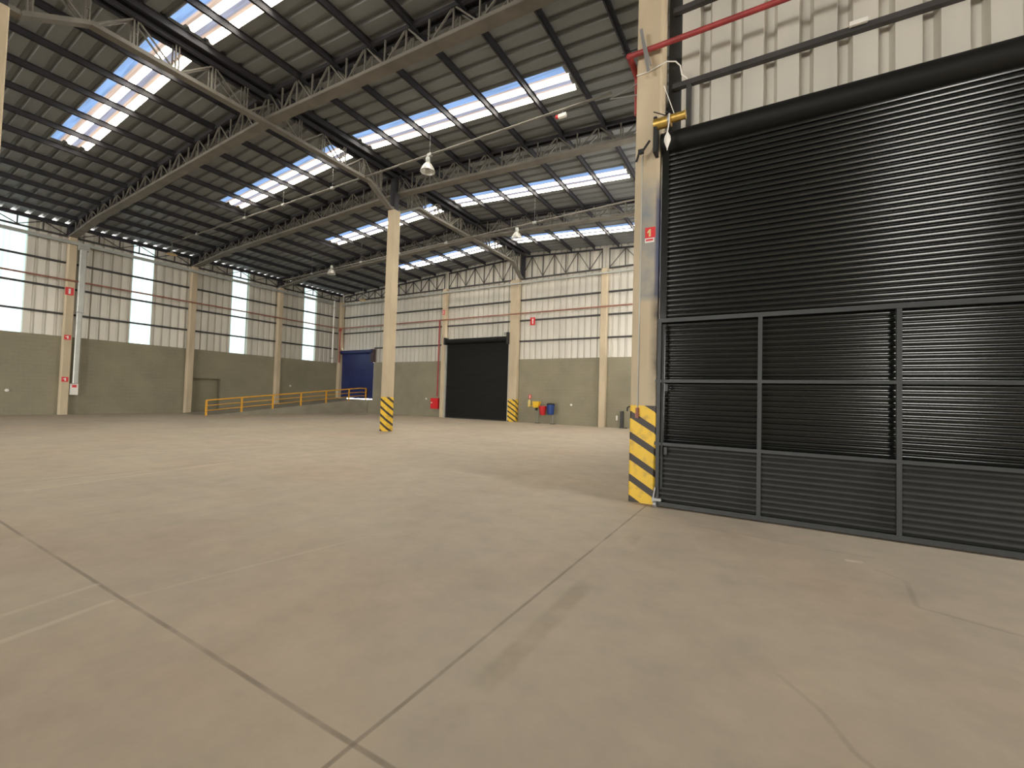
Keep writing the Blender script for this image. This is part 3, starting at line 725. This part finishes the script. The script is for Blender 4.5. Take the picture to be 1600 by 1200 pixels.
MB().box(KD1-.28, KD1-.05, YF-.46, YF-.30, 5.88, 6.05).bar((KD1+.02, YF-.42, 6.0), (KD1+.05, YF-.42, 6.25), .04, .04).build('motor', 'steel', ks)
# blue shutter on the dock
bl = thing('roller_shutter', (-30.7, YF, 1.15), 'dark blue roller shutter at the top of the ramp in the far left corner', 'roller shutter', None, 'thing')
slats(MB(), BD0+.12, BD1+.10, YF-.06, 1.17, 5.12, .10, .012).build('curtain', 'blue', bl)
xcyl(MB(), BD0+.05, BD1+.15, YF-.20, 5.16, .17).build('drum', 'blue', bl, True)
MB().box(BD1-.05, BD1+.28, YF-.30, YF-.02, 4.25, 5.35).build('hood_end', 'hood', bl)
MB().box(BD0-.02, BD0+.9, YF-.05, YF-.02, 1.12, 1.2).box(BD0-.02, BD0+.12, YF-.20, YF-.02, 1.12, 5.1).build('guide_rail', 'galv', bl)

# ------------------------------------------------------------------ things fixed high on the near column
rp = thing('fire_pipe', (0, 6.95, 7.3), 'bright red fire pipe running above the big black shutter', 'pipe', None, 'thing')
MB().tube([(-2.03, 6.94, 7.26), (5.5, 6.94, 7.26)], .042, 12).build('main_run', 'red', rp, True)
MB().tube([(-2.03, 6.92, 7.26), (-2.03, 7.40, 7.26), (-2.03, 7.46, 7.20), (-2.03, 7.48, 6.6)], .05, 12).build('elbow', 'red', rp, True)
MB().bar((-1.83, 6.88, 7.60), (-1.70, 6.88, 6.86), .05, .012, (0, 1, 0)).bar((-1.79, 6.87, 7.45), (-1.67, 6.89, 6.95), .02, .03, (0, 1, 0)).build('clamp_bracket', 'steel', rp)
tag(MB().tube([(-1.93, 7.04, 6.97), (-1.75, 7.03, 6.96), (-1.45, 7.02, 7.02), (-1.33, 7.1, 7.03), (-1.27, 7.16, 6.98), (-1.25, 7.2, 6.85), (-1.18, 7.26, 6.80)], .010, 8).build('loose_conduit', 'white', smooth=True), 'pale wire crossing the near column under the red pipe', 'wire', None, 'thing')
ab = thing('pipe_outrigger', (-2.3, 7.4, 6.9), 'thin grey twin-rod bracket sticking out left of the near column top', 'bracket', None, 'thing')
MB().bar((-1.93, 7.3, 7.04), (-2.47, 7.3, 6.91), .014, .014).build('rod', 'steel', ab)
MB().bar((-1.93, 7.3, 6.82), (-2.47, 7.3, 6.91), .014, .014).build('rod', 'steel', ab)
tag(MB().tube([(-1.81, 7.037, 5.6), (-1.81, 7.037, 1.45)], .010, 8).build('conduit', 'galv', smooth=True), 'thin pale conduit running down the face of the near column', 'conduit', None, 'thing')
tag(MB().tube([(-1.81, 7.035, 1.50), (-1.81, 7.02, 1.36)], .028, 8).box(-1.835, -1.785, 7.0, 7.05, 1.34, 1.40).build('conduit_end_fitting', 'rust', smooth=True), 'rusty fitting at the lower end of the near column conduit', 'fitting', None, 'thing')
tag(MB().tube([(-1.94, 7.06, 1.52), (-1.97, 7.04, 1.50), (-1.975, 7.04, 1.44)], .012, 6).build('hook', 'black', smooth=True), 'small black hook on the left edge of the near column above the stripes', 'hook', None, 'thing')
def near_column_mat():
    m = M_['concrete'].copy(); m.name = 'precast_concrete_with_blue_overspray'
    N, L = nodes_of(m); b = N['Principled BSDF']
    base = b.inputs['Base Color'].links[0].from_socket
    tc = N.new('ShaderNodeTexCoord'); sp = N.new('ShaderNodeSeparateXYZ'); L.new(tc.outputs['Object'], sp.inputs[0])
    def rng(sock, a, bb, c, d):
        mr = N.new('ShaderNodeMapRange'); mr.inputs[1].default_value = a; mr.inputs[2].default_value = bb; mr.inputs[3].default_value = c; mr.inputs[4].default_value = d; L.new(sock, mr.inputs[0]); return mr.outputs[0]
    def mul(a, c):
        k = N.new('ShaderNodeMath'); k.operation = 'MULTIPLY'; L.new(a, k.inputs[0])
        if isinstance(c, float): k.inputs[1].default_value = c
        else: L.new(c, k.inputs[1])
        return k.outputs[0]
    n = N.new('ShaderNodeTexNoise'); n.inputs['Scale'].default_value = 2.2; n.inputs['Detail'].default_value = 5; L.new(tc.outputs['Object'], n.inputs['Vector'])
    mask = mul(rng(sp.outputs[0], -1.81, -1.79, 0, 1), mul(rng(sp.outputs[2], 3.18, 3.30, 0, 1), rng(sp.outputs[2], 5.3, 5.0, 0, 1)))
    f = mul(mask, rng(n.outputs['Fac'], .35, .7, .15, .75))
    mx = N.new('ShaderNodeMix'); mx.data_type = 'RGBA'; L.new(f, mx.inputs[0]); L.new(base, mx.inputs[6]); mx.inputs[7].default_value = (.13, .19, .25, 1)
    edge = mul(mul(rng(sp.outputs[0], -1.60, -1.56, 0, 1), mul(rng(sp.outputs[2], 3.2, 3.3, 0, 1), rng(sp.outputs[2], 5.2, 4.8, 0, 1))), .8)
    m2 = N.new('ShaderNodeMix'); m2.data_type = 'RGBA'; L.new(edge, m2.inputs[0]); L.new(mx.outputs[2], m2.inputs[6]); m2.inputs[7].default_value = (.02, .035, .11, 1)
    grime_shade = mul(mul(rng(sp.outputs[0], -1.66, -1.55, 0, 1), mul(rng(sp.outputs[2], 1.5, 2.0, .2, 1), rng(sp.outputs[2], 3.6, 3.0, 0, 1))), rng(n.outputs['Fac'], .3, .6, .3, 1))  # dark right edge: grime smudge, with shade on that side mixed into the colour
    m3 = N.new('ShaderNodeMix'); m3.data_type = 'RGBA'; L.new(grime_shade, m3.inputs[0]); L.new(m2.outputs[2], m3.inputs[6]); m3.inputs[7].default_value = (.09, .08, .065, 1)
    L.new(m3.outputs[2], b.inputs['Base Color'])
    return m
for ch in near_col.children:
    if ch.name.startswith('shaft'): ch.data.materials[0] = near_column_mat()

# ------------------------------------------------------------------ right wall girts
for z, x0, nme in ((6.80, -1.42, 'dark girt just above the big black shutter'), (8.08, -1.42, 'dark girt at the top edge of the photo on the right wall')):
    tag(MB().box(x0, EDGE_R, YS-.09, YS, z-.04, z+.04).build('wall_girt', 'girt'), nme, 'girt', 'girts on the right wall', 'thing')
tag(MB().box(-1.20, -1.13, YS-.10, YS, 5.72, 6.75).build('jamb_post', 'girt'), 'short dark steel post between the girt and the drum of the big shutter', 'post', None, 'thing')
tag(MB().box(.90, 1.10, YS-.16, YS-.12, 6.80, 6.86).build('paper_scrap', 'white'), 'small white scrap lying on the girt above the big shutter', 'scrap', None, 'thing')

# ------------------------------------------------------------------ signs
def sign(c, facing, wd, ht, label, kind):       # facing 'x': on the left wall looking +x; 'y': looking -y
    t = thing('fire_sign', c, label, 'sign', None, 'thing')
    x, y, z = c
    def pl(mb, a0, a1, z0, z1, t0, t1):
        if facing == 'y': mb.box(x+a0, x+a1, y-t1, y-t0, z+z0, z+z1)
        else: mb.box(x+t0, x+t1, y+a0, y+a1, z+z0, z+z1)
        return mb
    pl(MB(), -wd/2, wd/2, -ht/2, ht/2, 0, .006).build('board', 'firered', t)
    q = lambda *a: pl(MB(), *a)
    if kind == 'arrow':     # white down arrow beside an extinguisher shape
        mb = q(-.06*wd, .16*wd, -.30*ht, .32*ht, .006, .009)
        pl(mb, -.30*wd, -.06*wd, .05*ht, .18*ht, .006, .009)
        mb.build('pictogram', 'white', t)
    if kind == 'frame':
        mb = q(-.12*wd, .14*wd, -.34*ht, .34*ht, .006, .009); mb.build('pictogram', 'white', t)
    return t
s1 = sign((-1.665, 7.05, 4.31), 'y', .16, .17, 'red and white fire equipment sign on the near column above its middle', 'none')
mb = MB()
def flat(pts, y0, y1):
    n = len(pts); return ([(x, y0, z) for x, z in pts] + [(x, y1, z) for x, z in pts], [tuple(range(n)), tuple(range(n, 2*n))[::-1]] + [(i, (i+1) % n, n+(i+1) % n, n+i) for i in range(n)])
mb.add(*flat([(-1.715, 4.305), (-1.695, 4.345), (-1.675, 4.365), (-1.655, 4.365), (-1.655, 4.245), (-1.685, 4.245), (-1.685, 4.315)], 7.041, 7.044))
mb.build('pictogram', 'pale', s1)
MB().box(-1.745, -1.60, 7.043, 7.05, 4.15, 4.222).build('lower_label', 'white', s1)
MB().box(-1.73, -1.615, 7.040, 7.043, 4.175, 4.205).build('lettering', 'binred', s1)
sign((XL+.35, 8.02, 6.67), 'x', .34, .42, 'red and white fire sign high on the alarm box column under the fire pipe', 'frame')
sign((XL+.35, 8.05, 4.17), 'x', .26, .26, 'small red fire sign on the alarm box column level with the block wall top', 'arrow')
sign((XL+.35, 8.05, 1.90), 'x', .26, .26, 'lower red fire sign on the alarm box column just above the white box', 'arrow')
sign((-13.62, YF-.10, 6.74), 'y', .36, .52, 'red and white fire sign hung on the far wall girt right of the black shutter', 'frame')
sign((-13.72, YF, 1.72), 'y', .18, .28, 'small red fire sign on the far block wall above the pale extinguisher', 'frame')
sign((-21.05, YF-.33, 7.85), 'y', .20, .36, 'red and white fire sign high on the far column left of the black shutter', 'frame')

# ------------------------------------------------------------------ small things on the walls
ax = thing('alarm_box', (XL+.3, 8.45, 1.1), 'white alarm box with a red panel beside the left wall column', 'box', None, 'thing')
MB().box(XL, XL+.34, 8.27, 8.60, 1.08, 1.68).build('body', 'white', ax)
MB().box(XL+.34, XL+.35, 8.35, 8.53, 1.48, 1.62).build('red_panel', 'binred', ax)
hc = thing('hydrant_cabinet', (-21.75, YF, .6), 'red fire hose cabinet on the far wall left of the black shutter', 'cabinet', None, 'thing')
MB().box(-22.10, -21.38, YF-.26, YF, .62, 1.42).build('body', 'firered', hc)
MB().box(-22.07, -21.41, YF-.275, YF-.26, .65, 1.39).build('door', 'firered', hc)
MB().box(-22.04, -21.94, YF-.285, YF-.275, 1.02, 1.12).build('latch', 'white', hc)
ex = thing('fire_extinguisher', (-13.70, YF-.12, 1.02), 'pale yellow extinguisher hanging on the far block wall', 'extinguisher', None, 'thing')
MB().lathe([(.02, .0), (.10, .01), (.115, .06), (.115, .34), (.09, .42), (.035, .47), (.03, .50)], (-13.70, YF-.12, 1.04), 14).build('cylinder', 'pale', ex, True)
MB().box(-13.73, -13.62, YF-.14, YF-.10, 1.53, 1.57).build('valve', 'steel', ex)
# bins on their stand
st = thing('bin_stand', (-12.5, YF-.3, 0), 'thin steel stand carrying the coloured bins against the far wall', 'stand', None, 'thing')
for x in (-13.02, -11.92):
    MB().tube([(x, YF-.22, 0), (x, YF-.22, 1.32)], .022, 8).build('post', 'steel', st, True)
    MB().box(x-.14, x+.14, YF-.34, YF-.10, 0, .03).build('foot', 'black', st)
MB().tube([(-13.02, YF-.22, 1.22), (-11.92, YF-.22, 1.22)], .018, 8).build('crossbar', 'steel', st, True)
def bucket(x, zb, zt, r0, r1, m, name, label, lid):
    y = YF - .22 - r1 - .03
    t = thing(name, (x, y, zb), label, 'bin', 'coloured recycling bins', 'thing')
    h = zt - zb
    MB().lathe([(r0*.8, 0), (r0, .03), (r1, h), (r1*1.06, h), (r1*1.06, h+.03), (r1*.94, h+.03), (r0*.9, .06)], (x, y, zb), 18).build('body', m, t, True)
    if lid: MB().lathe([(r1*1.1, h+.03), (r1*1.1, h+.07), (r1*.9, h+.12), (.05, h+.14)], (x, y, zb), 18).build('lid', lid, t, True)
    return t
bucket(-12.50, .56, 1.10, .17, .26, 'binred', 'red_bin', 'red bin in the middle of the row on the far wall', None)
bucket(-11.95, .60, 1.20, .20, .25, 'binblue', 'blue_bin', 'blue bin with a dark lid, right of the red bin', 'black')
yb = thing('yellow_bin', (-13.0, YF-.5, .9), 'yellow bin with its lid hanging open, left of the red bin', 'bin', 'coloured recycling bins', 'thing')
MB().add([(-13.0-a, YF-.44-c, z) for z, a, c in ((1.02, .16, .12),) for a, c in ((-a,-c),(a,-c),(a,c),(-a,c))] + [(-12.98+a, YF-.44+c, 1.42) for a, c in ((.24,.17),(-.24,.17),(-.24,-.17),(.24,-.17))], [(3,2,1,0),(4,5,6,7),(0,1,5,4),(1,2,6,5),(2,3,7,6),(3,0,4,7)]).build('body', 'binyellow', yb)
MB().bar((-13.50, YF-.52, 1.10), (-12.92, YF-.52, 1.16), .30, .03).build('lid', 'binyellow', yb)
MB().box(-13.06, -12.94, YF-.50, YF-.38, .84, 1.03).build('bracket', 'black', yb)

gs = 'small white junction boxes on the block walls'
def socket(c, facing, label):
    x, y, z = c; mb = MB(); n = 12; r = .075
    vs = []
    for d, rr in ((0, r), (.04, r), (.055, r*.8)):
        for k in range(n):
            a = 2*math.pi*k/n
            vs.append((x+rr*math.cos(a), y-d, z+rr*math.sin(a)) if facing == 'y' else (x+d, y+rr*math.cos(a), z+rr*math.sin(a)))
    mb.add(vs, [(i*n+k, i*n+(k+1) % n, (i+1)*n+(k+1) % n, (i+1)*n+k) for i in range(2) for k in range(n)] + [tuple(range(2*n, 3*n))])
    tag(mb.build('junction_box', 'white'), label, 'junction box', gs, 'thing')
socket((-10.75, YF, 1.27), 'y', 'white junction box on the far wall right of the blue bin')
socket((-22.75, YF, 1.35), 'y', 'white junction box on the far wall left of the red cabinet')
socket((XL, 6.06, 1.25), 'x', 'white junction box low on the left wall at the photo edge')
socket((XL, 21.1, 2.05), 'x', 'white junction box on the left wall above the yellow rail')
sb = thing('steel_stub', (-7.48, YF-.2, 0), 'short dark steel stub standing against the far wall beside the near column', 'post', None, 'thing')
MB().box(-7.58, -7.40, YF-.16, YF-.02, 0, 1.0).build('post', 'girt', sb)
MB().box(-7.60, -7.18, YF-.24, YF-.02, 0, .05).build('foot', 'girt', sb)
MB().box(-7.86, -7.76, YF-.05, YF-.01, .45, .72).build('white_clip', 'white', sb)
